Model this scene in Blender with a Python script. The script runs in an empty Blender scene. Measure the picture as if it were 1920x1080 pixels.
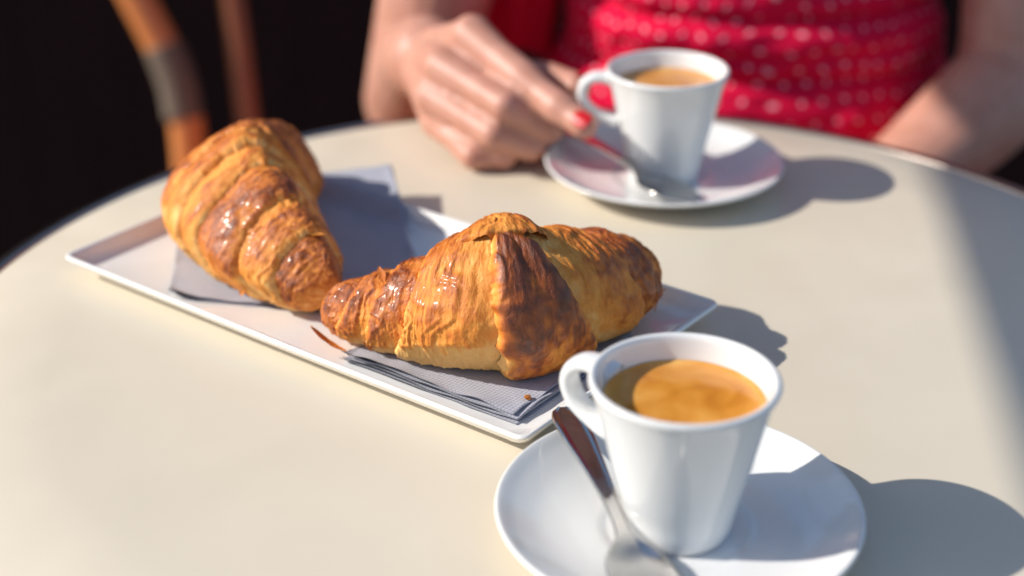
import bpy, bmesh, math, random
import numpy as np
from mathutils import Vector, Matrix, noise as mnoise

random.seed(7); np.random.seed(7)
sc = bpy.context.scene
COL = sc.collection
TZ = 0.73                                   # height of the table top, metres

# ------------------------------------------------------------------ camera
cd = bpy.data.cameras.new('camera'); cam = bpy.data.objects.new('camera', cd); COL.objects.link(cam)
cam.location = (0, 0, TZ + 0.3044)
cam.rotation_euler = (math.radians(90 - 26.2415), 0, 0)
cam.rotation_euler = (Matrix.Rotation(math.radians(90 - 26.2415), 3, 'X') @ Matrix.Rotation(math.radians(-0.1965), 3, 'Z')).to_euler()
cd.sensor_width = 36; cd.lens = 2893.9 / 1920 * 36
cd.clip_start = 0.02; cd.clip_end = 500
cd.dof.use_dof = True; cd.dof.focus_distance = 0.582; cd.dof.aperture_fstop = 4.3; cd.dof.aperture_blades = 0
sc.camera = cam

# ------------------------------------------------------------------ sky, sun, exposure
SUN = Vector((88.7, 2.0, -60.0)).normalized()          # the way the light travels
EL = math.asin(-SUN.z)
w = bpy.data.worlds.new('World'); sc.world = w; w.use_nodes = True
nt = w.node_tree; bg = nt.nodes['Background']
sky = nt.nodes.new('ShaderNodeTexSky'); sky.sky_type = 'NISHITA'; sky.sun_disc = False
sky.sun_elevation = EL; sky.sun_rotation = math.atan2(-SUN.x, -SUN.y)
nt.links.new(sky.outputs[0], bg.inputs[0]); bg.inputs[1].default_value = 0.125
sd = bpy.data.lights.new('sun', 'SUN'); sun = bpy.data.objects.new('sun', sd); COL.objects.link(sun)
sd.energy = 4.3; sd.angle = math.radians(0.45); sd.color = (1, 0.94, 0.85)
sun.rotation_euler = SUN.to_track_quat('-Z', 'Y').to_euler(); sun.location = (-4, 0, 4)
sc.view_settings.view_transform = 'Standard'; sc.view_settings.look = 'None'
sc.view_settings.exposure = 0.3; sc.view_settings.gamma = 1; sc.view_settings.use_curve_mapping = False
sc.render.engine = 'CYCLES'; sc.cycles.use_denoising = True
sc.cycles.max_bounces = 8; sc.cycles.sample_clamp_indirect = 6; sc.cycles.caustics_reflective = False; sc.cycles.caustics_refractive = False

# ------------------------------------------------------------------ helpers
OFF = {}
def tag(o, label=None, cat=None, group=None, kind=None):
    if label: o['label'] = label
    if cat: o['category'] = cat
    if group: o['group'] = group
    if kind: o['kind'] = kind
    return o
def mm(x, y, z): return np.array((x / 1000, y / 1000, TZ + z / 1000))
def thing(name, loc, label, cat, group=None):
    o = bpy.data.objects.new(name, None); COL.objects.link(o); o.location = loc
    o.empty_display_size = 0.02; OFF[o.name] = np.array(loc, float)
    return tag(o, label, cat, group)
def link(name, me, mat, parent=None, loc=None):
    """me has world coordinates; it is moved so that the object sits at its thing's base"""
    off = OFF[parent.name] if parent else (np.array(loc, float) if loc is not None else np.zeros(3))
    me.transform(Matrix.Translation(-Vector(off)))
    o = bpy.data.objects.new(name, me); COL.objects.link(o)
    if mat: me.materials.append(mat)
    if parent: o.parent = parent
    else: o.location = off
    OFF[o.name] = off
    return o
def mesh(verts, faces, smooth=True):
    me = bpy.data.meshes.new('m'); me.from_pydata([tuple(v) for v in verts], [], [tuple(f) for f in faces]); me.update()
    if smooth: me.polygons.foreach_set('use_smooth', [True] * len(me.polygons))
    return me
def grid_mesh(G, close_v=False, flip=False):
    """G: array (n, m, 3); close_v joins the last column to the first"""
    n, m, _ = G.shape
    i, j = np.meshgrid(np.arange(n - 1), np.arange(m if close_v else m - 1), indexing='ij')
    i = i.ravel(); j = j.ravel(); k = (j + 1) % m
    F = np.stack([i * m + j, (i + 1) * m + j, (i + 1) * m + k, i * m + k], 1)
    if flip: F = F[:, ::-1]
    V = G.reshape(-1, 3)
    me = bpy.data.meshes.new('m'); me.vertices.add(len(V)); me.vertices.foreach_set('co', V.ravel().astype(np.float32))
    me.loops.add(F.size); me.loops.foreach_set('vertex_index', F.ravel().astype(np.int32))
    me.polygons.add(len(F)); me.polygons.foreach_set('loop_start', np.arange(0, F.size, 4, dtype=np.int32))
    me.polygons.foreach_set('use_smooth', np.ones(len(F), bool)); me.update(); me.validate()
    return me
def lathe(prof, seg=128, centre=(0, 0, 0)):
    p = np.array(prof, float) / 1000; t = np.linspace(0, 2 * np.pi, seg, endpoint=False)
    G = np.stack([p[:, 0][:, None] * np.cos(t), p[:, 0][:, None] * np.sin(t), np.repeat(p[:, 1][:, None], seg, 1)], -1) + np.array(centre)
    return grid_mesh(G, True, True)
def smooth_prof(pts, n=6):
    """Catmull-Rom through profile points"""
    P = np.array(pts, float); out = []
    for i in range(len(P) - 1):
        a, b, c, d = P[max(i - 1, 0)], P[i], P[i + 1], P[min(i + 2, len(P) - 1)]
        for k in range(n):
            t = k / n
            out.append(.5 * ((2 * b) + (-a + c) * t + (2 * a - 5 * b + 4 * c - d) * t * t + (-a + 3 * b - 3 * c + d) * t ** 3))
    out.append(P[-1]); return np.array(out)
def tube(path, rad, seg=16, flat=None, up=(0, 0, 1), caps=True):
    """tube along a path; rad number or list; flat = (width factor, thickness factor)"""
    P = np.array(path, float); n = len(P); r = np.broadcast_to(np.array(rad, float), (n,))
    T = np.gradient(P, axis=0); T /= np.linalg.norm(T, axis=1)[:, None]
    upv = np.array(up, float); S = np.cross(T, upv); S /= np.linalg.norm(S, axis=1)[:, None] + 1e-9
    N = np.cross(S, T); t = np.linspace(0, 2 * np.pi, seg, endpoint=False)
    fw, ft = flat or (1, 1)
    G = P[:, None] + r[:, None, None] * (fw * np.cos(t)[None, :, None] * S[:, None] + ft * np.sin(t)[None, :, None] * N[:, None])
    if caps:
        G = np.concatenate([np.repeat(P[:1, None], seg, 1), G, np.repeat(P[-1:, None], seg, 1)], 0)
    return grid_mesh(G, True)
def box_mesh(c, s, bev=0.004):
    bm = bmesh.new(); bmesh.ops.create_cube(bm, size=1)
    for v in bm.verts: v.co = Vector((v.co.x * s[0] + c[0], v.co.y * s[1] + c[1], v.co.z * s[2] + c[2]))
    if bev: bmesh.ops.bevel(bm, geom=bm.edges[:], offset=min(bev, min(s) * .45), segments=2, affect='EDGES')
    me = bpy.data.meshes.new('m'); bm.to_mesh(me); bm.free(); return me
def hash3(a, b, c):
    h = (a.astype(np.int64) * 374761393 + b.astype(np.int64) * 668265263 + c.astype(np.int64) * 2147483647) & 0x7fffffff
    h = ((h ^ (h >> 13)) * 1274126177) & 0x7fffffff
    h = ((h ^ (h >> 16)) * 1103515245) & 0x7fffffff
    return ((h >> 8) & 0xffff) / 65535.0 * 2 - 1
def vn(x, y=0., z=0.):
    x, y, z = np.broadcast_arrays(np.asarray(x, float), np.asarray(y, float), np.asarray(z, float))
    i, j, k = np.floor(x), np.floor(y), np.floor(z); u, v, t = x - i, y - j, z - k
    u = u * u * (3 - 2 * u); v = v * v * (3 - 2 * v); t = t * t * (3 - 2 * t); r = 0
    for a in (0, 1):
        for b in (0, 1):
            for c in (0, 1):
                r = r + (u if a else 1 - u) * (v if b else 1 - v) * (t if c else 1 - t) * hash3(i + a, j + b, k + c)
    return r
def fbm(x, y=0., z=0., o=3):
    s = 0; A = 1; T = 0
    for k in range(o):
        s = s + A * vn(np.asarray(x) * 2 ** k + 17 * k, np.asarray(y) * 2 ** k + 5 * k, np.asarray(z) * 2 ** k + 9 * k); T += A; A *= .5
    return s / T
def sstep(a, b, x): t = np.clip((x - a) / (b - a), 0, 1); return t * t * (3 - 2 * t)

# ------------------------------------------------------------------ materials
def mat(name, col=(.5, .5, .5), rough=.5, metal=0, **kw):
    m = bpy.data.materials.new(name); m.use_nodes = True; b = m.node_tree.nodes['Principled BSDF']
    b.inputs['Base Color'].default_value = (*col, 1); b.inputs['Roughness'].default_value = rough; b.inputs['Metallic'].default_value = metal
    for k, v in kw.items(): b.inputs[k.replace('_', ' ')].default_value = v
    return m
class NT:
    def __init__(s, m): s.m = m; s.t = m.node_tree; s.b = s.t.nodes['Principled BSDF']
    def n(s, typ, **kw):
        x = s.t.nodes.new(typ)
        for k, v in kw.items(): setattr(x, k, v)
        return x
    def l(s, a, b): s.t.links.new(a, b)
    def coord(s, which='Object'): return s.n('ShaderNodeTexCoord').outputs[which]
    def mapping(s, src, scale):
        x = s.n('ShaderNodeMapping'); x.inputs['Scale'].default_value = scale; s.l(src, x.inputs['Vector']); return x.outputs[0]
    def noise(s, src, scale, detail=4, rough=.55, dist=0):
        x = s.n('ShaderNodeTexNoise'); x.inputs['Scale'].default_value = scale; x.inputs['Detail'].default_value = detail
        x.inputs['Roughness'].default_value = rough; x.inputs['Distortion'].default_value = dist; s.l(src, x.inputs['Vector']); return x.outputs['Fac']
    def ramp(s, src, stops):
        x = s.n('ShaderNodeValToRGB'); e = x.color_ramp.elements
        while len(e) < len(stops): e.new(.5)
        for q, (p, c) in zip(e, stops): q.position = p; q.color = (*c, 1) if len(c) == 3 else c
        s.l(src, x.inputs[0]); return x.outputs[0]
    def math(s, op, a, b=None, c=None):
        x = s.n('ShaderNodeMath', operation=op)
        for i, v in enumerate((a, b, c)):
            if v is None: continue
            if isinstance(v, (int, float)): x.inputs[i].default_value = v
            else: s.l(v, x.inputs[i])
        return x.outputs[0]
    def bump(s, h, strength=.3, dist=.001, prev=None):
        x = s.n('ShaderNodeBump'); x.inputs['Strength'].default_value = strength; x.inputs['Distance'].default_value = dist
        s.l(h, x.inputs['Height'])
        if prev is not None: s.l(prev, x.inputs['Normal'])
        s.l(x.outputs[0], s.b.inputs['Normal']); return x.outputs[0]

def make_table_mat():
    m = mat('cream_laminate', (.77, .665, .535), .42); t = NT(m); c = t.coord()
    n = t.noise(c, 9, 5); t.l(t.ramp(n, [(.3, (.655, .585, .465)), (.7, (.695, .62, .5))]), t.b.inputs['Base Color'])
    r = t.noise(c, 35, 6); t.l(t.ramp(r, [(.3, (.3,) * 3), (.7, (.52,) * 3)]), t.b.inputs['Roughness'])
    t.bump(t.noise(c, 900, 3), .06, .0004); return m
M = {}
M['table'] = make_table_mat()
M['steel_rim'] = mat('brushed_edge_metal', (.44, .37, .33), .25, 1)
M['cast'] = mat('black_cast_iron', (.02, .02, .02), .5, .3)
def porcelain(name, col):
    m = mat(name, col, .1, Coat_Weight=.4, Coat_Roughness=.03); t = NT(m); c = t.coord()
    t.l(t.ramp(t.noise(c, 60, 4), [(.35, (.04,) * 3), (.7, (.085,) * 3)]), t.b.inputs['Roughness'])
    t.bump(t.noise(c, 45, 2), .04, .002); return m
M['china'] = porcelain('white_cup_porcelain', (.75, .755, .75))
M['plate'] = porcelain('white_plate_porcelain', (.79, .785, .77))
M['spoon'] = mat('polished_steel', (.62, .6, .58), .14, 1)
t = NT(M['spoon']); t.l(t.ramp(t.noise(t.mapping(t.coord(), (1, 1, 1)), 220, 5), [(.3, (.1,) * 3), (.75, (.24,) * 3)]), t.b.inputs['Roughness'])
def crema():
    m = mat('crema', (.5, .25, .07), .12, Subsurface_Weight=.15, Subsurface_Scale=.003); t = NT(m); c = t.coord()
    n = t.noise(c, 48, 7, .5, .8)
    g = t.n('ShaderNodeVectorMath', operation='LENGTH'); t.l(c, g.inputs[0])
    e = t.math('MULTIPLY', t.math('SMOOTH_MAX', t.math('SUBTRACT', g.outputs['Value'], .019), 0., .004), 22)
    f = t.math('ADD', n, e)
    t.l(t.ramp(f, [(.25, (.42, .135, .012)), (.45, (.6, .235, .028)), (.62, (.7, .32, .06)), (.85, (.82, .48, .16))]), t.b.inputs['Base Color'])
    vo = t.n('ShaderNodeTexVoronoi'); vo.inputs['Scale'].default_value = 900; t.l(c, vo.inputs['Vector'])
    t.bump(vo.outputs['Distance'], .12, .0003); return m
M['crema'] = crema()
def pastry():
    m = mat('baked_pastry', (.5, .25, .08), .4, Subsurface_Weight=.12, Subsurface_Scale=.003, Specular_IOR_Level=.5, Coat_Weight=.25, Coat_Roughness=.13)
    t = NT(m); a = t.n('ShaderNodeAttribute', attribute_name='bake'); sep = t.n('ShaderNodeSeparateColor'); t.l(a.outputs['Color'], sep.inputs[0])
    uv = t.n('ShaderNodeUVMap', uv_map='uv').outputs[0]
    fib = t.noise(t.mapping(uv, (650, 170, 1)), 1, 5, .6, .6); obj = t.coord()
    sp = t.noise(obj, 260, 6, .65); mid = t.noise(obj, 70, 4)
    f = t.math('ADD', sep.outputs[0], t.math('MULTIPLY', t.math('SUBTRACT', fib, .5), .3))
    f = t.math('ADD', f, t.math('MULTIPLY', t.math('SUBTRACT', sp, .5), .32)); f = t.math('ADD', f, t.math('MULTIPLY', t.math('SUBTRACT', mid, .5), .3))
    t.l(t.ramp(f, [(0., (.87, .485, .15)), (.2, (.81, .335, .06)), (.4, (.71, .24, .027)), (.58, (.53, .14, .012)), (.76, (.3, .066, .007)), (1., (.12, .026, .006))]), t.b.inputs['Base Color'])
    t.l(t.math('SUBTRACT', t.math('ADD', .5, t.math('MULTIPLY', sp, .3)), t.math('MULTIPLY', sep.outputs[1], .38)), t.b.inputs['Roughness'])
    t.l(t.math('MULTIPLY', sep.outputs[1], .45), t.b.inputs['Coat Weight'])
    b1 = t.bump(fib, .95, .0009); b2 = t.bump(sp, .7, .0009, b1); return m
M['pastry'] = pastry()
def paper(name, col):
    m = mat(name, col, .85, Sheen_Weight=.15); t = NT(m); uv = t.n('ShaderNodeUVMap', uv_map='uv').outputs[0]
    x = t.n('ShaderNodeTexVoronoi'); x.inputs['Scale'].default_value = 1; x.inputs['Randomness'].default_value = .12; t.l(t.mapping(uv, (620, 620, 1)), x.inputs['Vector'])
    t.l(t.ramp(t.noise(t.coord(), 120, 4), [(.3, tuple(c * .93 for c in col)), (.7, col)]), t.b.inputs['Base Color'])
    b1 = t.bump(x.outputs['Distance'], .55, .0006); t.bump(t.noise(t.coord(), 900, 3), .15, .0004, b1); return m
M['napkin'] = paper('grey_paper', (.39, .4, .465))
def skinm():
    m = mat('skin', (.66, .38, .28), .48, Subsurface_Weight=.45, Subsurface_Scale=.007); m.node_tree.nodes['Principled BSDF'].inputs['Subsurface Radius'].default_value = (1, .35, .2)
    t = NT(m); c = t.coord(); t.l(t.ramp(t.noise(c, 55, 6), [(.3, (.47, .215, .15)), (.55, (.54, .27, .2)), (.8, (.58, .27, .21))]), t.b.inputs['Base Color'])
    t.bump(t.noise(c, 420, 4), .18, .0008); return m
M['skin'] = skinm()
M['nail'] = mat('red_nail_polish', (.52, .002, .01), .4)
def dressm(dots):
    m = mat('red_cotton', (.6, .006, .03), .85, Specular_IOR_Level=.15); t = NT(m)
    if dots:
        uv = t.n('ShaderNodeUVMap', uv_map='uv').outputs[0]; sp = t.n('ShaderNodeSeparateXYZ'); t.l(uv, sp.inputs[0])
        S = .0135; u = t.math('DIVIDE', sp.outputs[0], S); v = t.math('DIVIDE', sp.outputs[1], S)
        row = t.math('FLOOR', v);  par = t.math('MULTIPLY', t.math('MODULO', t.math('ABSOLUTE', row), 2), .5)
        jit = t.math('MULTIPLY', t.math('SUBTRACT', t.noise(uv, 60, 2), .5), .9); u = t.math('ADD', u, jit); v2 = t.math('ADD', v, t.math('MULTIPLY', t.math('SUBTRACT', t.noise(uv, 47, 2), .5), .9))
        fu = t.math('SUBTRACT', t.math('FRACT', t.math('ADD', u, par)), .5); fv = t.math('SUBTRACT', t.math('FRACT', v), .5)
        d = t.math('SQRT', t.math('ADD', t.math('MULTIPLY', fu, fu), t.math('MULTIPLY', fv, fv)))
        k = t.math('LESS_THAN', d, .12); mx = t.n('ShaderNodeMix', data_type='RGBA'); t.l(k, mx.inputs['Factor'])
        mx.inputs['A'].default_value = (.7, .004, .05, 1); mx.inputs['B'].default_value = (.82, .4, .47, 1); t.l(mx.outputs['Result'], t.b.inputs['Base Color'])
    t.bump(t.noise(t.coord(), 700, 3), .25, .0006); return m
M['dress'] = dressm(True); M['sleeve'] = dressm(False)
def wood(name, a, b):
    m = mat(name, a, .35, Coat_Weight=.25); t = NT(m); n = t.noise(t.mapping(t.coord(), (40, 40, 4)), 1, 5, .6, 1)
    t.l(t.ramp(n, [(.3, a), (.7, b)]), t.b.inputs['Base Color']); return m
M['bentwood'] = wood('varnished_bentwood', (.6, .19, .05), (.74, .27, .08))
M['screen'] = wood('shade_backdrop_wood', (.013, .004, .0045), (.02, .0065, .007))  # near black, stands in for the shaded background
M['screen'].node_tree.nodes['Principled BSDF'].inputs['Coat Weight'].default_value = 0; M['screen'].node_tree.nodes['Principled BSDF'].inputs['Roughness'].default_value = .9; M['screen'].node_tree.nodes['Principled BSDF'].inputs['Specular IOR Level'].default_value = .2
M['shaded_bentwood'] = wood('shaded_bentwood', (.2, .06, .025), (.28, .09, .035))  # bentwood with darker colour so the inner hoop looks shaded
M['binding'] = mat('grey_cane_binding', (.15, .11, .08), .7)
M['hair'] = wood('brown_hair', (.05, .025, .012), (.1, .05, .025))
def canvas():
    m = mat('charcoal_canvas', (.06, .055, .055), .9); t = NT(m); t.bump(t.noise(t.coord(), 500, 2), .3, .001); return m
M['canvas'] = canvas()
def ground_m():
    m = mat('asphalt_paving', (.05, .05, .05), .8); t = NT(m); c = t.coord()
    t.l(t.ramp(t.noise(c, 6, 8), [(.3, (.035, .034, .034)), (.7, (.075, .072, .07))]), t.b.inputs['Base Color']); t.bump(t.noise(c, 90, 4), .4, .004); return m
M['ground'] = ground_m()

# ------------------------------------------------------------------ setting
tag(link('ground', mesh([(-80, -80, 0), (80, -80, 0), (80, 80, 0), (-80, 80, 0)], [(0, 1, 2, 3)], False), M['ground']), 'dark terrace ground under the table and chairs', kind='structure')

# dark plank screen added behind the seats to keep the background black
ws = thing('dark_backdrop_screen', (-.2, 1.95, 0), 'dark wooden screen added in place of shade in the blurred background', 'screen')
for k in range(11):
    link('plank', box_mesh((-1.9 + k * .36, 1.95, .5 if k > 4 else .82), (.3592, .025, .92 if k > 4 else 1.56), .0006), M['screen'], ws)  # left planks made taller to darken the reflection in the table rim
for x, h in ((-2.1, 1.6), (-.26, 1.6), (1.7, .96)): link('post', box_mesh((x, 1.985, h / 2), (.07, .04, h), .004), M['screen'], ws)
link('top_rail', box_mesh((.82, 1.96, .978), (2.12, .1, .035), .004), M['screen'], ws); link('top_rail', box_mesh((-1.19, 1.96, 1.618), (1.86, .1, .035), .004), M['screen'], ws)

# unseen parasol built to shade the table's right side, narrowed for more sky light
e0 = np.array((.2205, .7668)); e1 = np.array((.1853, .4866)); ed = (e0 - e1) / np.linalg.norm(e0 - e1)
def edge_at(h, s):   # point on the shade plane at height h over the table, s metres along the edge
    p = e1 + ed * s; return np.array((p[0] + SUN.x / SUN.z * h, p[1] + SUN.y / SUN.z * h, TZ + h))
perp = np.array((ed[1], -ed[0])); A0, A1, PWD = -.25, 1.0, .8
def awn_pt(s, d, z):
    b = edge_at(1.0, s); return (b[0] + perp[0] * d, b[1] + perp[1] * d, z)
aw = thing('unseen_shade_parasol', awn_pt(2.0, .75, 0), 'unseen charcoal canvas parasol put up to shade the right side of the table', 'parasol')
def cz(f, g): return TZ + 1.14 + .3 * (1 - max(abs(2 * f - 1), abs(2 * g - 1)))
G = np.array([[awn_pt(A0 + (A1 - A0) * j / 40, PWD * i / 40, cz(i / 40, j / 40)) for j in range(41)] for i in range(41)])
link('canopy', grid_mesh(G), M['canvas'], aw)
ring = [(0, j / 40) for j in range(40)] + [(j / 40, 1) for j in range(40)] + [(1, 1 - j / 40) for j in range(40)] + [(1 - j / 40, 0) for j in range(40)]
G = np.array([[awn_pt(A0 + (A1 - A0) * g, PWD * f_, TZ + 1.0 + .14 * i / 4) for f_, g in ring] for i in range(5)])
link('valance', grid_mesh(G, True), M['canvas'], aw)
ctr = np.array(awn_pt((A0 + A1) / 2, PWD / 2, TZ + 1.43))
for f_, g in ((0, 0), (0, 1), (1, 0), (1, 1)):
    e = np.array(awn_pt(A0 + (A1 - A0) * g, PWD * f_, TZ + 1.13)); link('rib', tube([ctr - [0, 0, .02], (ctr + e) / 2 - [0, 0, .012], e], .008, 8), M['cast'], aw)
m0 = np.array(awn_pt(2.0, .75, 0)); link('mast', tube([m0, m0 + [0, 0, 1.2], m0 + [0, 0, 2.4]], .03, 16, up=(0, 1, 0)), M['cast'], aw)
link('arm', tube([m0 + [0, 0, 2.36], (m0 + ctr + [0, 0, 2.4]) / 2, ctr + [0, 0, .02]], .022, 12), M['cast'], aw)
link('base', box_mesh((m0[0], m0[1], .04), (.6, .6, .08), .01), M['cast'], aw)

# ------------------------------------------------------------------ table
TC = (.0298, .5776); TR = .2794
tb = thing('bistro_table', (TC[0], TC[1], 0), 'round cream bistro table with a thin metal edge', 'table')
R_ = TR * 1000
link('tabletop', lathe(smooth_prof([(0, -26), (R_ - 12, -26), (R_ - 9.2, -24)], 2).tolist() + [(R_ - 9.2, -1.0), (R_ - 9.5, -.25), (R_ - 10, 0), (R_ - 60, 0), (0, 0)], 256, (TC[0], TC[1], TZ)), M['table'], tb)
link('edge_band', lathe([(R_ - 9.1, -26), (R_ - 1.2, -26.6), (R_ - .2, -25), (R_, -22), (R_, -4), (R_ - .4, -2), (R_ - 1.6, -.1), (R_ - 3.6, 1.0), (R_ - 6, 1.3), (R_ - 8., .9), (R_ - 8.8, .2), (R_ - 9.1, -.6)], 256, (TC[0], TC[1], TZ)), M['steel_rim'], tb)
link('column', lathe([(0, -30), (60, -30), (60, -36), (24, -42), (22, -60), (22, -640), (30, -670), (0, -672)], 48, (TC[0], TC[1], TZ)), M['cast'], tb)
for k in range(4):
    a = k * math.pi / 2 + .5; d = np.array((math.cos(a), math.sin(a), 0)); c = np.array((TC[0], TC[1], 0))
    link('foot', tube([c + d * .01 + [0, 0, .085], c + d * .1 + [0, 0, .07], c + d * .2 + [0, 0, .03], c + d * .25 + [0, 0, .013]], [.02, .018, .015, .012], 12), M['cast'], tb)

# ------------------------------------------------------------------ plate
PC = np.array((-57.2, 605.7)); PA = -.652; PL, PW = 260.4, 138.4
PX = np.array((math.cos(PA), math.sin(PA))); PY = np.array((-math.sin(PA), math.cos(PA)))
def rrect(inset, z, rc, nc=10):
    a, b = PL / 2 - inset, PW / 2 - inset; out = []
    for sx, sy, t0 in ((1, 1, 0), (-1, 1, 90), (-1, -1, 180), (1, -1, 270)):
        for k in range(nc):
            t = math.radians(t0 + 90 * k / (nc - 1)); out.append((sx * (a - rc) + rc * math.cos(t), sy * (b - rc) + rc * math.sin(t)))
    o = []
    for i in range(len(out)):            # extra points along straight edges
        p, q = np.array(out[i]), np.array(out[(i + 1) % len(out)]); n = max(1, int(np.linalg.norm(q - p) / 12))
        for k in range(n): o.append(p + (q - p) * k / n)
    return np.array([[*(PC + PX * x + PY * y), z] for x, y in o])
prof = [(60, 1.6, 9), (17, 1.6, 6), (15.5, .1, 6), (12.5, .1, 6), (11.3, 1.6, 6), (6, 3.6, 5), (2.4, 6.5, 4.5), (.6, 9., 4.2), (0, 10.0, 4.2), (.1, 10.7, 4.2), (.7, 11.2, 4), (1.5, 11.1, 4), (2.2, 10.5, 4), (3.2, 9., 4), (5.2, 6.3, 5), (7.4, 4.9, 6), (10.5, 4.3, 7), (60, 4.2, 9)]
base = None; loops = []
nref = len(rrect(0, 0, 4.2))
for i, (ins, z, rc) in enumerate(prof):
    L = rrect(ins, z, rc)
    if len(L) != nref:                   # resample to the same count by arc length
        C = np.vstack([L, L[:1]]); s = np.r_[0, np.cumsum(np.linalg.norm(np.diff(C, axis=0), axis=1))]; s /= s[-1]
        R0 = rrect(0, 0, 4.2); CR = np.vstack([R0, R0[:1]]); sr = np.r_[0, np.cumsum(np.linalg.norm(np.diff(CR, axis=0), axis=1))]; sr /= sr[-1]
        L = np.stack([np.interp(sr[:-1], s, C[:, j]) for j in range(3)], 1)
    L = L.copy(); L[:, 2] += .25 * np.sin(L[:, 0] * .03 + 1) * (z > 5)
    loops.append(L)
c = np.array([*PC, 0.])
loops = [np.repeat((c + [0, 0, 1.6])[None], nref, 0)] + loops + [np.repeat((c + [0, 0, 4.2])[None], nref, 0)]
G = np.array(loops) / 1000 + np.array((0, 0, TZ))
tag(link('serving_plate', grid_mesh(G, True, True), M['plate'], loc=mm(PC[0], PC[1], 0)), 'rectangular white porcelain plate carrying the two croissants', 'plate')
def plate_z(x, y, lift=.9):
    """height of the surface a limp sheet follows on and beyond the plate, mm"""
    d = np.stack([x - PC[0], y - PC[1]], -1); a = np.abs(d @ PX) - PL / 2; b = np.abs(d @ PY) - PW / 2
    e = np.maximum(a, b)                 # negative inside
    return 4.3 + lift + (11.6 - 4.3) * sstep(-16, -1.5, e) + np.clip(e, 0, None) * .12

# ------------------------------------------------------------------ napkins
def add_uv(me, UV):
    uv = me.uv_layers.new(name='uv'); idx = np.empty(len(me.loops), np.int32); me.loops.foreach_get('vertex_index', idx)
    uv.data.foreach_set('uv', UV[idx].astype(np.float32).ravel())
def napkin(label, quad, seed, plies=4, curl=0, gap=.55):
    """quad: front left, front right, back right, back left, mm"""
    q0, q1, q2, q3 = [np.array(p, float) for p in quad]; c = q0; Lx = np.linalg.norm(q1 - q0); Ly = np.linalg.norm(q3 - q0)
    root = thing('paper_napkin', mm(c[0], c[1], 4.3), label, 'napkin', None)
    for k in range(plies):
        n, m = 90, 90
        U, V = np.meshgrid(np.linspace(0, 1, n), np.linspace(0, 1, m), indexing='ij')
        ins = .9 * k * (1 if k % 2 else .4)
        rnd = 3.0
        X = ins + (Lx - 2 * ins) * U; Y = ins * .6 + (Ly - 1.2 * ins) * V
        # rounded, slightly wavy outline
        X = X + .7 * vn(Y / 9 + seed, k * 3.3 + 0 * Y) * (1 - 2 * U); Y = Y + .7 * vn(X / 9 + seed, k * 5.1 + 7 + 0 * X) * (1 - 2 * V)
        fx, fy = (X / Lx)[..., None], (Y / Ly)[..., None]; W = (q0 * (1 - fx) + q1 * fx) * (1 - fy) + (q3 * (1 - fx) + q2 * fx) * fy
        edge = np.minimum(np.minimum(X, Lx - X), np.minimum(Y, Ly - Y))
        z = plate_z(W[..., 0], W[..., 1], .35) + k * gap + .5 * fbm(W[..., 0] / 28 + seed, W[..., 1] / 28, 3.) + .6 * gap * k * np.exp(-np.clip(edge, 0, None) / 5) * (1 + vn(W[..., 0] / 11 + k, W[..., 1] / 11))
        z = z + curl * np.exp(-np.hypot(Lx - X, Ly - Y) / 30) * (1 + .1 * k)
        emb = .1 * np.cos(np.clip(edge, 0, 4) * math.pi) * (edge < 4)      # pressed border
        z = z + emb
        top = np.stack([W[..., 0] / 1000, W[..., 1] / 1000, TZ + z / 1000], -1); bot = top - np.array((0, 0, .00022))
        G = np.concatenate([top, bot[::-1]], 0); G = np.concatenate([G, G[:1]], 0)
        me = grid_mesh(G, False, False)
        uvs = np.stack([X, Y], -1) / 1000; uvs = np.concatenate([uvs, uvs[::-1], uvs[:1]], 0).reshape(-1, 2)
        if len(me.vertices) == len(uvs): add_uv(me, uvs)
        link('ply', me, M['napkin'], root)
    return root
napkin('grey paper napkin under the far left croissant, one corner over the plate edge', ((-149, 599), (-32, 576), (-60, 724), (-163, 716)), 3, 3, .5)
napkin('folded grey paper napkin under the front croissant, plies showing', ((-69, 541.5), (2, 493.), (52, 557), (-20, 607)), 11, 4, 0, .85)

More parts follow.
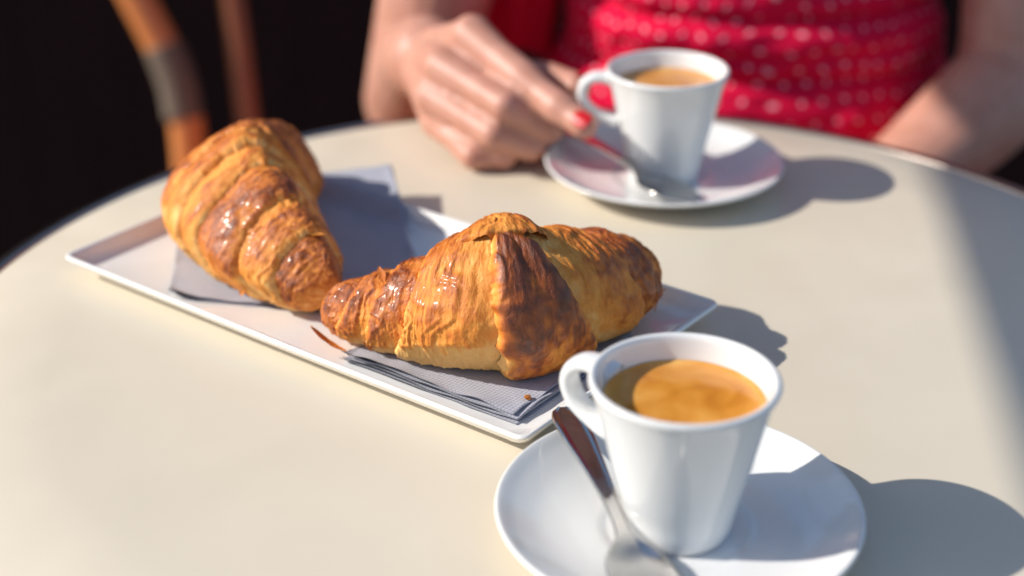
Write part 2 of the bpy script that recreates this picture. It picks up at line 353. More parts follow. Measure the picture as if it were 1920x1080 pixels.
# ------------------------------------------------------------------ croissants
def catmull(P, u):
    P = np.array(P, float); n = len(P) - 1; x = np.clip(u, 0, 1) * n; i = np.clip(np.floor(x).astype(int), 0, n - 1); t = (x - i)[..., None]
    g = lambda k: P[np.clip(k, 0, n)]
    a, b, c, d = 2 * g(i) - g(i + 1), g(i), g(i + 1), g(i + 2)
    a = np.where((i > 0)[..., None], g(i - 1), a); d = np.where((i < n - 1)[..., None], d, 2 * g(n) - g(n - 1))
    return .5 * ((2 * b) + (-a + c) * t + (2 * a - 5 * b + 4 * c - d) * t ** 2 + (-a + 3 * b - 3 * c + d) * t ** 3)
class Croissant:
    def __init__(s, spine, floor, seed, outward, peak=0., tall=.97, lean=0.):
        s.peak = peak; s.tall = tall; s.lean = lean
        s.P = np.array(spine, float); s.floor = floor; s.seed = seed; s.out = outward
        uu = np.linspace(0, 1, 400); C = catmull(s.P, uu)[:, :3]; s.len = np.linalg.norm(np.diff(C, axis=0), axis=1).sum()
    def surf(s, u, th, extra):
        """point on the body at spine position u, angle th, extra mm outwards"""
        C = catmull(s.P, u); C2 = catmull(s.P, np.clip(u + .004, 0, 1)); C1 = catmull(s.P, np.clip(u - .004, 0, 1))
        T = C2[..., :2] - C1[..., :2]; T /= np.linalg.norm(T, axis=-1)[..., None] + 1e-9
        N = np.stack([T[..., 1], -T[..., 0]], -1) * s.out
        cap = np.sqrt(np.clip(1 - np.clip((.085 - u) / .085, 0, 1) ** 2, 0, 1)) * np.sqrt(np.clip(1 - np.clip((u - .915) / .085, 0, 1) ** 2, 0, 1))
        r = C[..., 3] * cap + extra * np.clip(cap, .0, 1)
        k = 1 - s.peak * np.clip(np.sin(th), 0, 1) ** 1.3; x = C[..., 0] + N[..., 0] * r * k * np.cos(th) + s.lean * np.clip(np.sin(th), 0, 1) ** 2; y = C[..., 1] + N[..., 1] * r * k * np.cos(th); z = C[..., 2] + r * s.tall * np.sin(th)
        f = s.floor; z = np.where(z < f + 4, f + 4 * np.exp((z - f - 4) / 4.), z)          # sits flat
        return np.stack([x, y, z], -1)
    def band(s, root, k, a, b, h, bake, gloss, bulge=2.2, lip=None, skew=(0, 0), open_end=None, th0=-math.pi, th1=math.pi, wfun=None, step=.5, name='pastry_layer', ragged=0, foot=None, streak=1., fleck=.15, dive=4.5):
        """one visible wrap of dough between spine positions a and b; lip -1/1: the side whose free edge shows"""
        sd = s.seed + k * 7.7
        closed = th1 - th0 > 6.28
        n = max(10, int((b - a) * s.len / step)); m = int((th1 - th0) * 27 / (step * 1.15))
        th = np.linspace(th0, th1, m, endpoint=not closed)
        v = np.linspace(0, 1, n); v = v
        TH, Vv = np.meshgrid(th, v, indexing='xy')
        aa = a + skew[0] * np.sin(TH) + .010 * vn(np.cos(TH) * 1.6 + sd, np.sin(TH) * 1.6) + .0035 * vn(np.cos(TH) * 9 + sd, np.sin(TH) * 9, 2.) + .002 * vn(np.cos(TH) * 30, np.sin(TH) * 30 + sd)
        bb = b + skew[1] * np.sin(TH) + .010 * vn(np.cos(TH) * 1.6, np.sin(TH) * 1.6 + sd) + .0035 * vn(np.cos(TH) * 9, np.sin(TH) * 9 + sd, 5.) + .002 * vn(np.cos(TH) * 30 + sd, np.sin(TH) * 30)
        if a <= 0: aa = 0 * aa
        if b >= 1: bb = 0 * bb + 1
        if wfun is not None: aa, bb = wfun(TH, aa, bb)
        U = aa + (bb - aa) * Vv
        dl = (U - aa) * s.len; dr = (bb - U) * s.len       # mm from each edge
        wid = np.maximum((bb - aa) * s.len, .1)
        lipd = {-1: dl, 1: dr, 0: np.minimum(dl, dr), None: 0 * dl + 99}[lip]
        w_ = np.clip(lipd / wid, 0, 1)
        pro = bulge * (1 - np.exp(-lipd / 1.6)) * (1 - 1.2 * sstep(.2, .95, w_)) * (.4 + .6 * sstep(-.95, .15, np.sin(TH))) if lip is not None else bulge * 4 * Vv * (1 - Vv)
        drop = -3.6 * np.exp(-(lipd / .8) ** 2) if lip is not None else 0
        S = U * s.len; A = TH * 27
        # wrinkles run along the wrap (around the body), blisters anywhere
        x3, y3, z3 = np.cos(TH) * 27, np.sin(TH) * 27, S
        wr = fbm(S / 1.9 + 1.2 * vn(z3 / 6 + sd, A / 7), A / 20 + sd, 1., 3)
        wr2 = 1 - np.abs(vn(S / 3.4 + 1.5 * vn(S / 9, A / 8 + sd), A / 26 + sd, 4.)) * 2
        lump = fbm(x3 / 13 + sd, y3 / 13, z3 / 13, 3); bl = fbm(x3 / 3.2, y3 / 3.2 + sd, z3 / 3.2, 2)
        tear = np.clip(vn(x3 / 5 + sd, y3 / 5, z3 / 2.2) - .45, 0, 1)
        ex = h + pro + drop + .5 * wr + .5 * wr2 + 1.1 * lump + .2 * bl + .5 * tear
        fine = 1 - np.abs(vn(S / 1.15 + .9 * vn(S / 4, A / 5 + sd), A / 13 + sd, 7.)) * 2          # thin ridges of crust
        fine2 = 1 - np.abs(vn(S / .7 + .7 * vn(S / 2, A / 3), A / 9 + sd, 3.)) * 2
        msk = sstep(-.25, .45, vn(x3 / 8 + sd, y3 / 8, z3 / 8 + 4))
        ex = ex + .4 * fine * msk + .2 * fine2
        if not closed:                       # free upper and lower edges dive under, unevenly
            et = np.minimum(TH - th0, th1 - TH) * 27 + ragged * (2.2 * vn(S / 3.2 + sd, 1.) + 1.1 * vn(S / 1.1, 2. + sd))
            ex = ex - dive * np.exp(-np.clip(et + 1, 0, None) ** 2 / 1.2)
        if foot is not None:                 # pale, less baked underside below an uneven line
            fe = foot + .10 * vn(S / 14 + sd, 2.) + .04 * vn(S / 4, 5. + sd); footm = sstep(fe + .07, fe - .1, TH) * (TH > -2.2)
            ex = ex - .6 * footm + .4 * np.exp(-((TH - fe - .06) / .05) ** 2)
        Pm = s.surf(U, TH, ex)
        G = np.stack([Pm[..., 0] / 1000, Pm[..., 1] / 1000, TZ + Pm[..., 2] / 1000], -1)
        me = grid_mesh(G, closed, s.out > 0)
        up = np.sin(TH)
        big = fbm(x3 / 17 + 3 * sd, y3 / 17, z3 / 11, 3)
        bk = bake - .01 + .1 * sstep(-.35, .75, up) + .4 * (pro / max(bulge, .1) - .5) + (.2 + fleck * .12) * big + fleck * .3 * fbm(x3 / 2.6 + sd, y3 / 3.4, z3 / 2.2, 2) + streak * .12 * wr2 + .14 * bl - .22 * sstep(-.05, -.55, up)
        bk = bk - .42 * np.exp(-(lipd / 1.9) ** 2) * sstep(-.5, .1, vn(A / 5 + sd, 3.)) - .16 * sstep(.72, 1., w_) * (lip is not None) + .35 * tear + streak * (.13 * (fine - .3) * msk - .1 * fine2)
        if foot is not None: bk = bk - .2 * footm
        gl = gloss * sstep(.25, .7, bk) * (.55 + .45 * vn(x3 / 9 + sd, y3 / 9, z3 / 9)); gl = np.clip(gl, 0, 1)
        colr = np.stack([np.clip(bk, 0, 1), gl, 0 * gl, 1 + 0 * gl], -1).reshape(-1, 4)
        at = me.color_attributes.new('bake', 'FLOAT_COLOR', 'POINT'); at.data.foreach_set('color', colr.astype(np.float32).ravel())
        add_uv(me, np.stack([S, A], -1).reshape(-1, 2) / 1000)
        return link(name, me, M['pastry'], root)
def flake(root, p, d, up, L, W, bake=.45, curl=.5, name='flake', seed=0):
    """thin curled shard of crust"""
    p = np.array(p, float); d = np.array(d, float); d /= np.linalg.norm(d); up = np.array(up, float); sd = np.cross(d, up); sd /= np.linalg.norm(sd); up = np.cross(sd, d)
    n, m = 16, 7; t = np.linspace(0, 1, n)[:, None]; s = np.linspace(-1, 1, m)[None]
    wd = W * (np.sin(math.pi * np.clip(t * .93 + .04, 0, 1)) ** .7) * (1 + .25 * vn(t * 6 + seed, s * 2))
    X = p + d * (t * L)[..., None] + sd * (s * wd)[..., None] + up * (curl * L * t ** 2 + .25 * W * s ** 2)[..., None]
    X2 = X - up * .18
    G = np.concatenate([X, X2[::-1], X[:1]], 0); G = G / 1000 + np.array((0, 0, TZ))
    me = grid_mesh(G); nv = len(me.vertices)
    at = me.color_attributes.new('bake', 'FLOAT_COLOR', 'POINT'); at.data.foreach_set('color', np.tile(np.array((bake, .3, 0, 1), np.float32), nv))
    V = np.zeros((nv, 2)); me.vertices; co = np.empty(nv * 3, np.float32); me.vertices.foreach_get('co', co); V = co.reshape(-1, 3)[:, :2]; add_uv(me, V)
    return link(name, me, M['pastry'], root) if root else me

# front croissant: left horn, middle and right horn; the convex side faces the camera
spR = [(-77, 570, 16, 8.8), (-57, 557, 20, 13.5), (-33, 548, 26, 18), (-5, 542, 34, 26.2), (22, 556, 29, 19.5), (41, 577, 25, 16.5), (55, 600, 20, 10.5)]
cr = Croissant(spR, 6.4, 2.0, 1, .1)
rR = thing('croissant', mm(0, 553, 6), 'golden brown croissant with a dark glossy flap, lying crosswise in front', 'croissant')
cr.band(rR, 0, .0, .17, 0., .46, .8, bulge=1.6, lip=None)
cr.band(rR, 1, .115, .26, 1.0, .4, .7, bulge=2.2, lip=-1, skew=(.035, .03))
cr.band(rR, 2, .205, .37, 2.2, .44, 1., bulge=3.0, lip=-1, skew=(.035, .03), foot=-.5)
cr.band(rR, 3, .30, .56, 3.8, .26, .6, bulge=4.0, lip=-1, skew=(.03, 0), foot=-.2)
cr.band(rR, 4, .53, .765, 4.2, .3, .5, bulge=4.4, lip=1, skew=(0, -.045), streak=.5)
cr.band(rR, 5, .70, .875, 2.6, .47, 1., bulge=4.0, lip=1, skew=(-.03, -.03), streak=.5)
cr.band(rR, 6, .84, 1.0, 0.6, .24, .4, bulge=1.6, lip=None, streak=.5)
def tongueR(TH, aa, bb):
    t = np.clip((1.22 - TH) / 2.2, 0, 1)          # 0 at the apex, 1 at the bottom
    left = .476 + .018 * t; wd = (.066 + .115 * t) * np.sqrt(np.clip((1.26 - TH) / .22, 0.01, 1))
    left = left + .02 * (1 - np.sqrt(np.clip((1.26 - TH) / .22, 0.01, 1)))
    j = aa * 0 + .004 * vn(TH * 5, 3.) + .0012 * vn(TH * 22, 8.)
    return left + j, left + wd + j
cr.band(rR, 9, .48, .62, 7.6, .67, .9, bulge=3.0, lip=0, th0=-1.5, th1=1.22, wfun=tongueR, step=.42, name='dough_tip', fleck=.95)

def scatter_flakes(C, root, edges, n, seed):
    rg = np.random.RandomState(seed)
    for i in range(n):
        u, side, h = edges[rg.randint(len(edges))]; th = rg.uniform(-.6, 1.9); u = u + rg.normal(0, .008) + .03 * math.sin(th) * (-side)
        p = C.surf(np.array(u), np.array(th), np.array(h - .5)); p2 = C.surf(np.array(u + .012 * side), np.array(th + .16), np.array(h - .5)); up = C.surf(np.array(u), np.array(th), np.array(h + 5.)) - p
        flake(root, p, (p2 - p) * (1 if rg.rand() > .5 else -1), up, rg.uniform(5, 11), rg.uniform(.6, 1.5), rg.uniform(.3, .65), rg.uniform(-.12, .1), seed=i)
scatter_flakes(cr, rR, [(.12, -1, 2), (.21, -1, 4.), (.31, -1, 6), (.75, 1, 6.5), (.86, 1, 4.5)], 14, 5)
# torn crust standing up along the crest
cr.band(rR, 12, .40, .60, 5.2, .22, .4, bulge=3.4, lip=0, th0=1.26, th1=2.4, step=.45, name='torn_crust', ragged=.35, dive=6.)

# far-left croissant: near horn towards the camera
spL = [(-77, 577, 17, 8), (-91, 593, 23, 15.5), (-111, 619, 28, 22), (-125, 650, 31, 23), (-119, 682, 27, 15.5), (-114, 705, 22, 14), (-106, 718, 16, 8)]
cl = Croissant(spL, 6.2, 31.0, -1, .4, 1.0, 6.)
rL = thing('croissant', mm(-125, 650, 6), 'golden croissant at the back left of the plate, one horn towards the camera', 'croissant')
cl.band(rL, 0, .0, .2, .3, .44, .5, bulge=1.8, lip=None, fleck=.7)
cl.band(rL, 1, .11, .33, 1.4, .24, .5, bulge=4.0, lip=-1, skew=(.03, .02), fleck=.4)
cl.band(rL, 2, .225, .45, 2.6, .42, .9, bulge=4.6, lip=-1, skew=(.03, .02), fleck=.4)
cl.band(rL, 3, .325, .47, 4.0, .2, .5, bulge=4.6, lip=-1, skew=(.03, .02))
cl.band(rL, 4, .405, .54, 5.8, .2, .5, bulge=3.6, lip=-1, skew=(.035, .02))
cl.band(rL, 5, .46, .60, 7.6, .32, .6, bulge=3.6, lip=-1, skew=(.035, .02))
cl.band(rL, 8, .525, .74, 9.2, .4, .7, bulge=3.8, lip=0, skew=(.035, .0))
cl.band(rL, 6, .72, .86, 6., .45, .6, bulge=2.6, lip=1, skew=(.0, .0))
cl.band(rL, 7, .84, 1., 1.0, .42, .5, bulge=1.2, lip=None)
scatter_flakes(cl, rL, [(.13, -1, 3), (.24, -1, 5), (.35, -1, 7), (.47, -1, 7), (.56, -1, 8)], 10, 8)

# ------------------------------------------------------------------ cups, saucers, coffee, spoons
SAUCER = smooth_prof([(0, 1.2), (20, 1.2), (21, .05), (24.5, .05), (25.6, 1.5)], 3).tolist() + smooth_prof([(25.6, 1.5), (38, 3.2), (52, 6.8), (59.3, 10.2), (61.0, 11.3), (61.3, 12.1), (60.7, 12.7), (59.3, 12.3), (54, 9.4), (46, 6.2), (37, 4.4), (28, 3.6)], 6).tolist() + [(25.2, 3.5), (24.4, 3.1), (23.6, 2.95), (10, 2.9), (0, 2.9)]
CUP = [(0, 4.0), (14, 4.0), (15, 3.0), (16.6, 3.0)] + smooth_prof([(16.6, 3.0), (17.6, 4.2), (18.6, 8), (19.7, 14), (22.0, 24), (24.8, 36), (27.6, 48), (29.6, 55.5), (30.6, 58.3), (31.0, 59.5), (30.8, 60.4), (30.0, 60.9), (29.0, 60.7), (28.2, 59.6), (27.4, 56), (25.6, 48), (22.4, 34), (19.3, 20), (16.5, 12), (11, 9)], 6).tolist() + [(0, 8.6)]
def cup_set(cx, cy, hang, where, spoon_from, spoon_to, roll):
    o = np.array((cx / 1000, cy / 1000, TZ))
    s = link('saucer', lathe(SAUCER, 160, o), M['china'], loc=o); tag(s, 'round white saucer under the %s espresso cup' % where, 'saucer', 'white saucers')
    root = thing('espresso_cup', tuple(o + [0, 0, .003]), 'white porcelain espresso cup, the %s' % {'near': 'large near one in the right foreground', 'far': 'far one held by its handle'}[where], 'cup', 'white espresso cups')
    link('bowl', lathe(CUP, 160, o), M['china'], root)
    hp = smooth_prof([(25.5, 53.5), (31.5, 55.6), (37.3, 55.2), (41.6, 51.8), (42.8, 46.6), (40.6, 41.), (36, 36.8), (30.3, 34.2), (24.5, 32.8)], 6)
    d = np.array((math.cos(hang), math.sin(hang)))
    path = np.stack([o[0] + d[0] * hp[:, 0] / 1000, o[1] + d[1] * hp[:, 0] / 1000, TZ + hp[:, 1] / 1000], 1)
    sdv = (-d[1], d[0], 0); rr = np.interp(np.linspace(0, 1, len(path)), [0, .15, .4, .8, 1], [.0038, .0033, .003, .0031, .0042])
    T = np.gradient(path, axis=0); T /= np.linalg.norm(T, axis=1)[:, None]; S = np.array(sdv); N = np.cross(S[None], T); tt = np.linspace(0, 2 * np.pi, 24, endpoint=False)
    c_, s_ = np.cos(tt), np.sin(tt); sq = lambda v: np.sign(v) * np.abs(v) ** .8
    G = path[:, None] + rr[:, None, None] * (1.45 * sq(c_)[None, :, None] * S + .86 * sq(s_)[None, :, None] * N[:, None])
    link('handle', grid_mesh(G, True), M['china'], root)
    # espresso with its crema
    n = 40; rad = np.concatenate([np.linspace(0, 25.4, n), [26.0, 26.35]]); t = np.linspace(0, 2 * np.pi, 120, endpoint=False)
    Rr, Tt = np.meshgrid(rad, t, indexing='ij'); z = 52.0 + .16 * fbm(Rr * np.cos(Tt) / 7 + cx, Rr * np.sin(Tt) / 7, 2.) + .55 * np.clip((Rr - 24.6) / 1.7, 0, 1) ** 2
    G = np.stack([o[0] + Rr * np.cos(Tt) / 1000, o[1] + Rr * np.sin(Tt) / 1000, TZ + z / 1000], -1)
    Gb = G[::-1].copy(); Gb[..., 2] -= .002; Gb[:, :, :2] = o[:2] + (Gb[:, :, :2] - o[:2]) * .96
    cof = link('espresso', grid_mesh(np.concatenate([G, Gb], 0), True), M['crema'], loc=o + [0, 0, .052])
    tag(cof, 'espresso with orange brown crema in the %s cup' % where, 'coffee', 'espresso in the cups')
    # spoon: built along +x, handle end at 0, then laid from one point to the other
    L = 113.; ns, nw = 120, 21
    sx = np.linspace(0, 1, ns) ** 1.0 * L
    wh = np.interp(sx, [0, 1.2, 4, 10, 22, 40, 58, 70, 75, 79, 84, 90, 97, 104, 109.5, 112.2, 113], [.4, 3.6, 5.4, 6.2, 5.8, 4.1, 2.8, 2.7, 3.8, 7.2, 10.4, 11.9, 12.1, 10.4, 6.6, 3.2, .4])
    wh = np.convolve(np.pad(wh, 2, 'edge'), np.ones(5) / 5, 'valid')
    zc = np.interp(sx, [0, 15, 40, 62, 74, 82, 108], [0, .8, 1.4, .6, -1., -1.8, -1.0]); zc = np.convolve(np.pad(zc, 8, 'edge'), np.ones(17) / 17, 'valid')
    bowl = sstep(73, 84, sx) * (1 - .55 * sstep(101, 113, sx))
    sv = np.linspace(-1, 1, nw)
    Zt = zc[:, None] - 3.6 * bowl[:, None] * (1 - sv[None] ** 2) + (1 - bowl[:, None]) * (.5 * sstep(.55, .85, np.abs(sv))[None] - .35 * (sv[None] ** 4))
    top = np.stack([np.repeat(sx[:, None], nw, 1), wh[:, None] * sv[None], Zt + .55], -1)
    bot = np.stack([np.repeat(sx[:, None], nw, 1), wh[:, None] * sv[None], Zt - .55 - (1 - bowl[:, None]) * .6 * (1 - sv[None] ** 2)], -1)
    G = np.concatenate([top, bot[:, ::-1]], 1)
    a, b = np.array(spoon_from, float), np.array(spoon_to, float); ex = (b - a) / np.linalg.norm(b - a); ey = np.cross((0, 0, 1), ex); ey /= np.linalg.norm(ey); ez = np.cross(ex, ey)
    cr_, sr_ = math.cos(roll), math.sin(roll); ey, ez = ey * cr_ + ez * sr_, ez * cr_ - ey * sr_
    W = a + G[..., :1] * ex + G[..., 1:2] * ey + G[..., 2:] * ez
    W = W / 1000 + np.array((0, 0, TZ))
    sp = link('coffee_spoon', grid_mesh(W, True, True), M['spoon'], loc=mm(*(b * .85 + a * .15)))
    tag(sp, {'near': 'steel coffee spoon leaning on the near saucer, handle over its rim', 'far': 'steel coffee spoon on the far saucer beside the held cup'}[where], 'spoon', 'coffee spoons')
cup_set(55.2, 429.7, math.radians(147), 'near', (18.0, 483, 17.5), (41.5, 393, 11.5), -.14)
cup_set(78.5, 742.9, math.radians(176), 'far', (20, 783, 18.5), (78, 707, 11.5), -.1)

# ------------------------------------------------------------------ loose flakes and crumbs
fl = flake(None, (-67, 547, 6.5), (-1, .38, .25), (0, 0, 1), 17, 1.5, .5, .28, seed=4)
tag(link('pastry_flake', fl, M['pastry'], loc=mm(-67, 547, 5)), 'curled brown flake on the plate below the front croissant', 'flake')
for i, (x, y, z, s, lab) in enumerate([(6, 506, 8.3, 1.4, 'tiny brown crumb on the napkin in front of the croissant')]):
    bm = bmesh.new(); bmesh.ops.create_icosphere(bm, subdivisions=3, radius=s)
    for v in bm.verts: v.co = (v.co * (1 + .5 * mnoise.noise(v.co * 1.4 / s + Vector((i * 9, 0, 0))))); v.co.z *= .55; v.co += Vector((x, y, z + s * .3))
    for v in bm.verts: v.co = Vector(mm(*v.co))
    me = bpy.data.meshes.new('m'); bm.to_mesh(me); bm.free(); me.color_attributes.new('bake', 'FLOAT_COLOR', 'POINT').data.foreach_set('color', np.tile(np.array((.5, .2, 0, 1), np.float32), len(me.vertices)))
    me.uv_layers.new(name='uv'); tag(link('crumb', me, M['pastry'], loc=mm(x, y, z)), lab, 'crumb')

# ------------------------------------------------------------------ the person across the table
def blob(segs, voxel, smooth, ell=()):
    """one continuous skin around tapered segments (mm): (a, ra, b, rb)"""
    b0 = bmesh.new(); bmesh.ops.create_icosphere(b0, subdivisions=3, radius=1); U = np.array([v.co[:] for v in b0.verts]); b0.free()
    bm = bmesh.new()
    def sph(c, r): bmesh.ops.create_icosphere(bm, subdivisions=3, radius=1, matrix=Matrix.Translation(Vector(mm(*c))) @ Matrix.Diagonal((*(np.array(r) / 1000), 1)))
    for a, ra, b, rb in segs:
        pts = np.concatenate([np.array(a, float) + U * ra, np.array(b, float) + U * rb]); tb_ = bmesh.new()
        for p in pts: tb_.verts.new(mm(*p))
        r = bmesh.ops.convex_hull(tb_, input=tb_.verts[:]); bmesh.ops.delete(tb_, geom=[v for v in tb_.verts if not v.link_faces], context='VERTS')
        bmesh.ops.recalc_face_normals(tb_, faces=tb_.faces); tm = bpy.data.meshes.new('t'); tb_.to_mesh(tm); tb_.free(); bm.from_mesh(tm); bpy.data.meshes.remove(tm)
    for c, r in ell: sph(c, r)
    me = bpy.data.meshes.new('m'); bm.to_mesh(me); bm.free()
    o = bpy.data.objects.new('tmp', me); COL.objects.link(o)
    md = o.modifiers.new('r', 'REMESH'); md.mode = 'VOXEL'; md.voxel_size = voxel / 1000; md.use_smooth_shade = True
    ms = o.modifiers.new('s', 'SMOOTH'); ms.factor = .5; ms.iterations = smooth
    dg = bpy.context.evaluated_depsgraph_get(); out = bpy.data.meshes.new_from_object(o.evaluated_get(dg))
    bpy.data.objects.remove(o); bpy.data.meshes.remove(me)
    out.polygons.foreach_set('use_smooth', [True] * len(out.polygons)); return out
def chain(pts): return [(pts[i][:3], pts[i][3], pts[i + 1][:3], pts[i + 1][3]) for i in range(len(pts) - 1)]
iM, iP, iD, iT = (-21, 798, 61, 11.6), (6, 764, 48.5, 9.8), (24, 742, 40.5, 8.7), (36, 729.5, 36, 7.6)
mM, mP, mD, mT = (-37, 791, 46.5, 10.8), (-3, 752, 38, 8.6), (20, 756, 24.5, 8.2), (24, 777, 20, 7.2)
rM, rP, rD, rT = (-42, 789, 30.5, 10.2), (-9, 751, 22.8, 8.1), (10, 756, 14, 7.8), (11, 776, 12, 7)
pM, pP, pD, pT = (-40, 789, 16, 9.2), (-20, 757, 8.6, 7.4), (-4, 758, 8, 7), (-2, 773, 8, 6.5)
wr = (-48, 846, 33, 23)
def finger(ch):      # thinner between the joints
    out = []
    for p, q in zip(ch[:-1], ch[1:]): out += [p, tuple((np.array(p[:3]) + np.array(q[:3])) / 2) + (min(p[3], q[3]) * .9 if p is not ch[0] else q[3] * .94,)]
    return chain(out + [ch[-1]])
segs = []
for ch in ((iM, iP, iD, iT), (mM, mP, mD, mT), (rM, rP, rD, rT), (pM, pP, pD, pT)): segs += finger(ch)
for k, r in ((iM, 9.5), (mM, 10.5), (rM, 10.5), (pM, 9)): segs.append((k[:3], r, wr[:3], 17))
segs += [((-30, 815, 40), 13, (-42, 815, 24), 13)]
segs += chain([(-38, 838, 36, 17), (-8, 825, 27, 13), (18, 798, 36, 10.5), (34, 768, 42, 8)])              # thumb
segs += chain([wr, (-52, 880, 22, 26), (-60, 960, -20, 34), (-66, 1022, -52, 37)])                          # forearm
segs += chain([(-66, 1022, -52, 37), (-52, 1024, 20, 38), (-10, 1030, 170, 43), (20, 1040, 262, 48)])       # upper arm
segs += chain([(318, 1040, 262, 48), (338, 1015, 130, 42), (330, 968, 5, 38), (325, 960, -20, 36)])         # other arm
segs += chain([(325, 960, -20, 37), (292, 930, -36, 34), (250, 905, -62, 29), (205, 880, -95, 24), (175, 868, -118, 22), (120, 850, -135, 14)])
segs += chain([(170, 1050, 270, 60), (170, 1045, 330, 50), (170, 1030, 380, 52)])                            # neck
segs += [((70, 1048, 255), 56, (266, 1048, 255), 56), ((105, 1048, 160), 74, (228, 1048, 160), 74), ((122, 1048, 20), 70, (210, 1048, 20), 70), ((112, 1052, -170), 88, (222, 1052, -170), 88)]
for sx in (-1, 1): segs += chain([(170 + sx * 85, 1020, -195, 85), (170 + sx * 95, 640, -205, 62), (170 + sx * 95, 640, -420, 52), (170 + sx * 95, 665, -640, 40), (170 + sx * 95, 560, -700, 28)])
head = [((170, 1020, 470), (75, 92, 105)), ((170, 985, 420), (52, 55, 58)), ((170, 922, 448), (11, 16, 15)), ((170, 930, 470), (9, 14, 26)), ((170, 932, 402), (24, 12, 10)), ((96, 1025, 455), (8, 18, 30)), ((244, 1025, 455), (8, 18, 30))]
pe = thing('person', mm(170, 1040, -285), 'person in a red polka dot dress holding the far cup by its handle', 'person')
body = link('body', blob(segs, 1.7, 2, head), M['skin'], pe)
# red nail on the index finger (the other nails are turned away)
d = np.array(iT[:3], float) - np.array(iD[:3], float); d /= np.linalg.norm(d); toc = np.array((0, 0, 304.)) - np.array(iT[:3]); toc /= np.linalg.norm(toc)
def nail(p, d, nrm, r, L, W):
    p = np.array(p, float); d = np.array(d, float); d /= np.linalg.norm(d); nrm = np.array(nrm, float); nrm -= d * (nrm @ d); nrm /= np.linalg.norm(nrm); sd = np.cross(d, nrm)
    n, m = 14, 13; t = np.linspace(-1, 1, n)[:, None]; a = np.linspace(-1, 1, m)[None]
    ww = W * np.sqrt(np.clip(1 - (np.abs(t) ** 3.2) * .9, 0, 1)); ang = a * ww / r
    X = p + d * (t * L)[..., None] + sd * (r * np.sin(ang) + 0 * t)[..., None] + nrm * (r * np.cos(ang) - .3 * t ** 2)[..., None]
    X2 = X - nrm * .6; G = np.concatenate([X, X2[::-1], X[:1]], 0) / 1000 + np.array((0, 0, TZ)); return grid_mesh(G)
link('nail', nail(np.array(iT[:3]) + d * 1.5, d, (-.1, -.75, .65), 7.7, 5.2, 4.6), M['nail'], pe)
link('nail', nail((35, 766, 42), (.45, -.85, .15), (.3, .5, .8), 8.1, 6, 5.4), M['nail'], pe)
# dress bodice: closed lofted shell with soft folds, then the lap of the skirt
nz, na = 260, 300; zz = np.linspace(-205, 255, nz); ta = np.linspace(0, 2 * np.pi, na, endpoint=False)
hw = np.interp(zz, [-205, -120, -40, 15, 60, 150, 215, 255], [178, 168, 140, 125, 128, 146, 150, 120]); hd = np.interp(zz, [-205, -120, -40, 15, 60, 150, 215, 255], [122, 116, 104, 96, 98, 112, 100, 80])
Zg, Ag = np.meshgrid(zz, ta, indexing='ij')
front = np.clip(-np.sin(Ag), 0, 1)
xx = np.cos(Ag) * 130
wob = 9 * vn(xx / 70 + 3, 1.) + 3 * vn(xx / 25 + 9, 2.)
def fold(z0, w, dep): return dep * np.exp(-((Zg + wob * .6 - z0) / w) ** 2)
disp = 7 * np.sin((Zg + wob + .06 * xx) / 11.5) * sstep(-70, -40, Zg) * sstep(75, 40, Zg) * (.6 + .5 * vn(xx / 45, Zg / 40)) - fold(24, 4, 9) - fold(-16, 4, 7) + fold(10, 8, 4) + fold(-34, 9, 4)
disp = disp * (.3 + .7 * front) + 3.6 * fbm(xx / 15, Zg / 10, np.sin(Ag) * 3, 3)
pw = lambda v: np.sign(v) * np.abs(v) ** .86
X = 166 + (hw[:, None] + disp) * pw(np.cos(Ag)); Y = 1046 + (hd[:, None] + disp) * pw(np.sin(Ag))
G = np.stack([X, Y, Zg], -1) / 1000 + np.array((0, 0, TZ))
me = grid_mesh(G, True, True); arc = np.cumsum(np.hypot(np.gradient(Zg, axis=0), np.gradient(disp, axis=0)), axis=0)
add_uv(me, (np.stack([(Ag + .7) * 132, arc], -1) / 1000).reshape(-1, 2))
link('dress', me, M['dress'], pe)
segs = []
for sx in (-1, 1): segs += chain([(170 + sx * 80, 1040, -190, 112), (170 + sx * 92, 800, -190, 86), (170 + sx * 95, 640, -200, 72), (170 + sx * 95, 610, -330, 70)])
segs += [((100, 1040, -190), 108, (240, 1040, -190), 108), ((90, 700, -195), 68, (250, 700, -195), 68)]
link('skirt', blob(segs, 6, 6), M['sleeve'], pe)
# loose sleeve hanging beside the right arm
nz2, na2 = 40, 60; t = np.linspace(0, 1, nz2)[:, None]; a = np.linspace(0, 2 * np.pi, na2, endpoint=False)[None]
cx = 30 - 28 * t + 0 * a; cz = 290 - 316 * t + 0 * a; rx = 44 - 16 * t + 3 * vn(a * 2 + 3, t * 3) + 3 * np.sin(a * 5) * t; ry = 60 - 30 * t + 2 * np.sin(a * 7) * t
G = np.stack([cx + rx * np.cos(a), 1075 + ry * np.sin(a) - 10 * t, cz + 6 * np.sin(a * 3) * t], -1) / 1000 + np.array((0, 0, TZ))
me = grid_mesh(G, True); link('sleeve', me, M['sleeve'], pe)
hair = blob([((170, 1050, 500), 84, (170, 1075, 380), 70), ((110, 1060, 430), 36, (100, 1070, 300), 30), ((230, 1060, 430), 36, (240, 1070, 300), 30)], 6, 6, [((170, 1038, 500), (86, 92, 92))])
link('hair', hair, M['hair'], pe)
M['eye'] = mat('eye', (.05, .03, .02), .15)
for x in (142, 198):
    bm = bmesh.new(); bmesh.ops.create_uvsphere(bm, u_segments=16, v_segments=10, radius=.009, matrix=Matrix.Translation(Vector(mm(x, 937, 470)))); me = bpy.data.meshes.new('m'); bm.to_mesh(me); bm.free(); link('eye', me, M['eye'], pe)
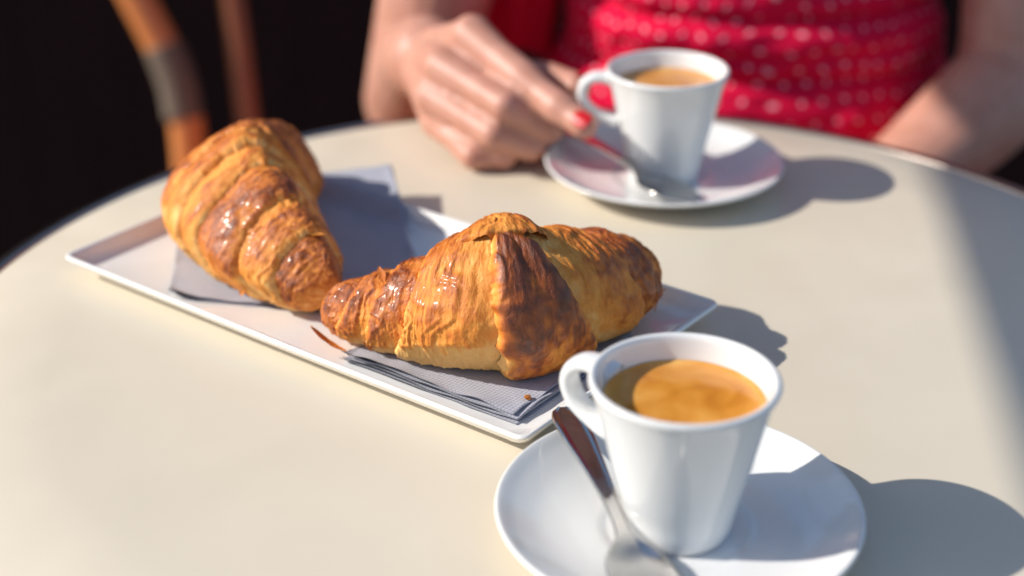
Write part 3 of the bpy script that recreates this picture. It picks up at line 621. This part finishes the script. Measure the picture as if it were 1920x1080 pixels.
for x in (75, 265):
    link('shoe', blob([((x, 680, -705), 24, (x, 560, -706), 22)], 5, 3), M['cast'], pe)

# ------------------------------------------------------------------ bentwood chairs
def bent_chair(ox, oy, rz, label, cat='chair', back=True):
    """seat centre at ox, oy; back towards +y before turning"""
    root = thing('bentwood_chair' if back else 'bentwood_stool', (0, 0, 0), label, cat)
    P = lambda *v: smooth_prof(np.array(v, float), 8)
    wd = M['bentwood']
    link('seat', lathe([(0, 440), (195, 440), (203, 447), (205, 456), (200, 464), (190, 466), (170, 462), (0, 458)], 64), wd, root)
    link('seat_ring', lathe([(186, 425), (197, 424), (200, 432), (197, 439.8), (186, 439.8), (184, 432)], 64), wd, root)
    if back: hp = P((-.20, .16, .0), (-.185, .165, .22), (-.178, .17, .45), (-.186, .185, .56), (-.238, .21, .70), (-.21, .235, .84), (-.09, .25, .92), (.09, .25, .92), (.21, .235, .84), (.238, .21, .70), (.186, .185, .56), (.178, .17, .45), (.185, .165, .22), (.20, .16, .0))
    if back: link('back_hoop', tube(hp, .0165, 14, up=(0, 1, .1)), wd, root)
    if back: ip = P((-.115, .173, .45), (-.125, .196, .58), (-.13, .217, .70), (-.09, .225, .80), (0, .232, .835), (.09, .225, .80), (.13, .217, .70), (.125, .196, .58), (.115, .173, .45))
    if back: link('inner_hoop', tube(ip, .0115, 12, up=(0, 1, .1)), M['shaded_bentwood'], root)
    for s in (-1, 1):
        link('leg', tube(P((s * .15, -.14, .45), (s * .165, -.155, .25), (s * .19, -.18, 0)), .0125, 12), wd, root)
        if not back: link('leg', tube(P((s * .15, .14, .45), (s * .165, .155, .25), (s * .19, .18, 0)), .0125, 12), wd, root); continue
        link('binding', tube(P((s * .181, .178, .525), (s * .1855, .1845, .558), (s * .197, .192, .592)), .0185, 14, up=(0, 1, .1)), M['binding'], root)
    t_ = np.linspace(0, 2 * np.pi, 48); link('stretcher', tube(np.stack([.155 * np.cos(t_), .155 * np.sin(t_), .24 + 0 * t_], 1), .008, 10), wd, root)
    root.location = (ox, oy, 0); root.rotation_euler = (0, 0, rz); return root
bent_chair(-.135, 1.23, 0, 'varnished bentwood chair, out of focus behind the table at left')
bent_chair(.17, 1.06, 0, 'varnished round stool the person sits on', 'stool', False)
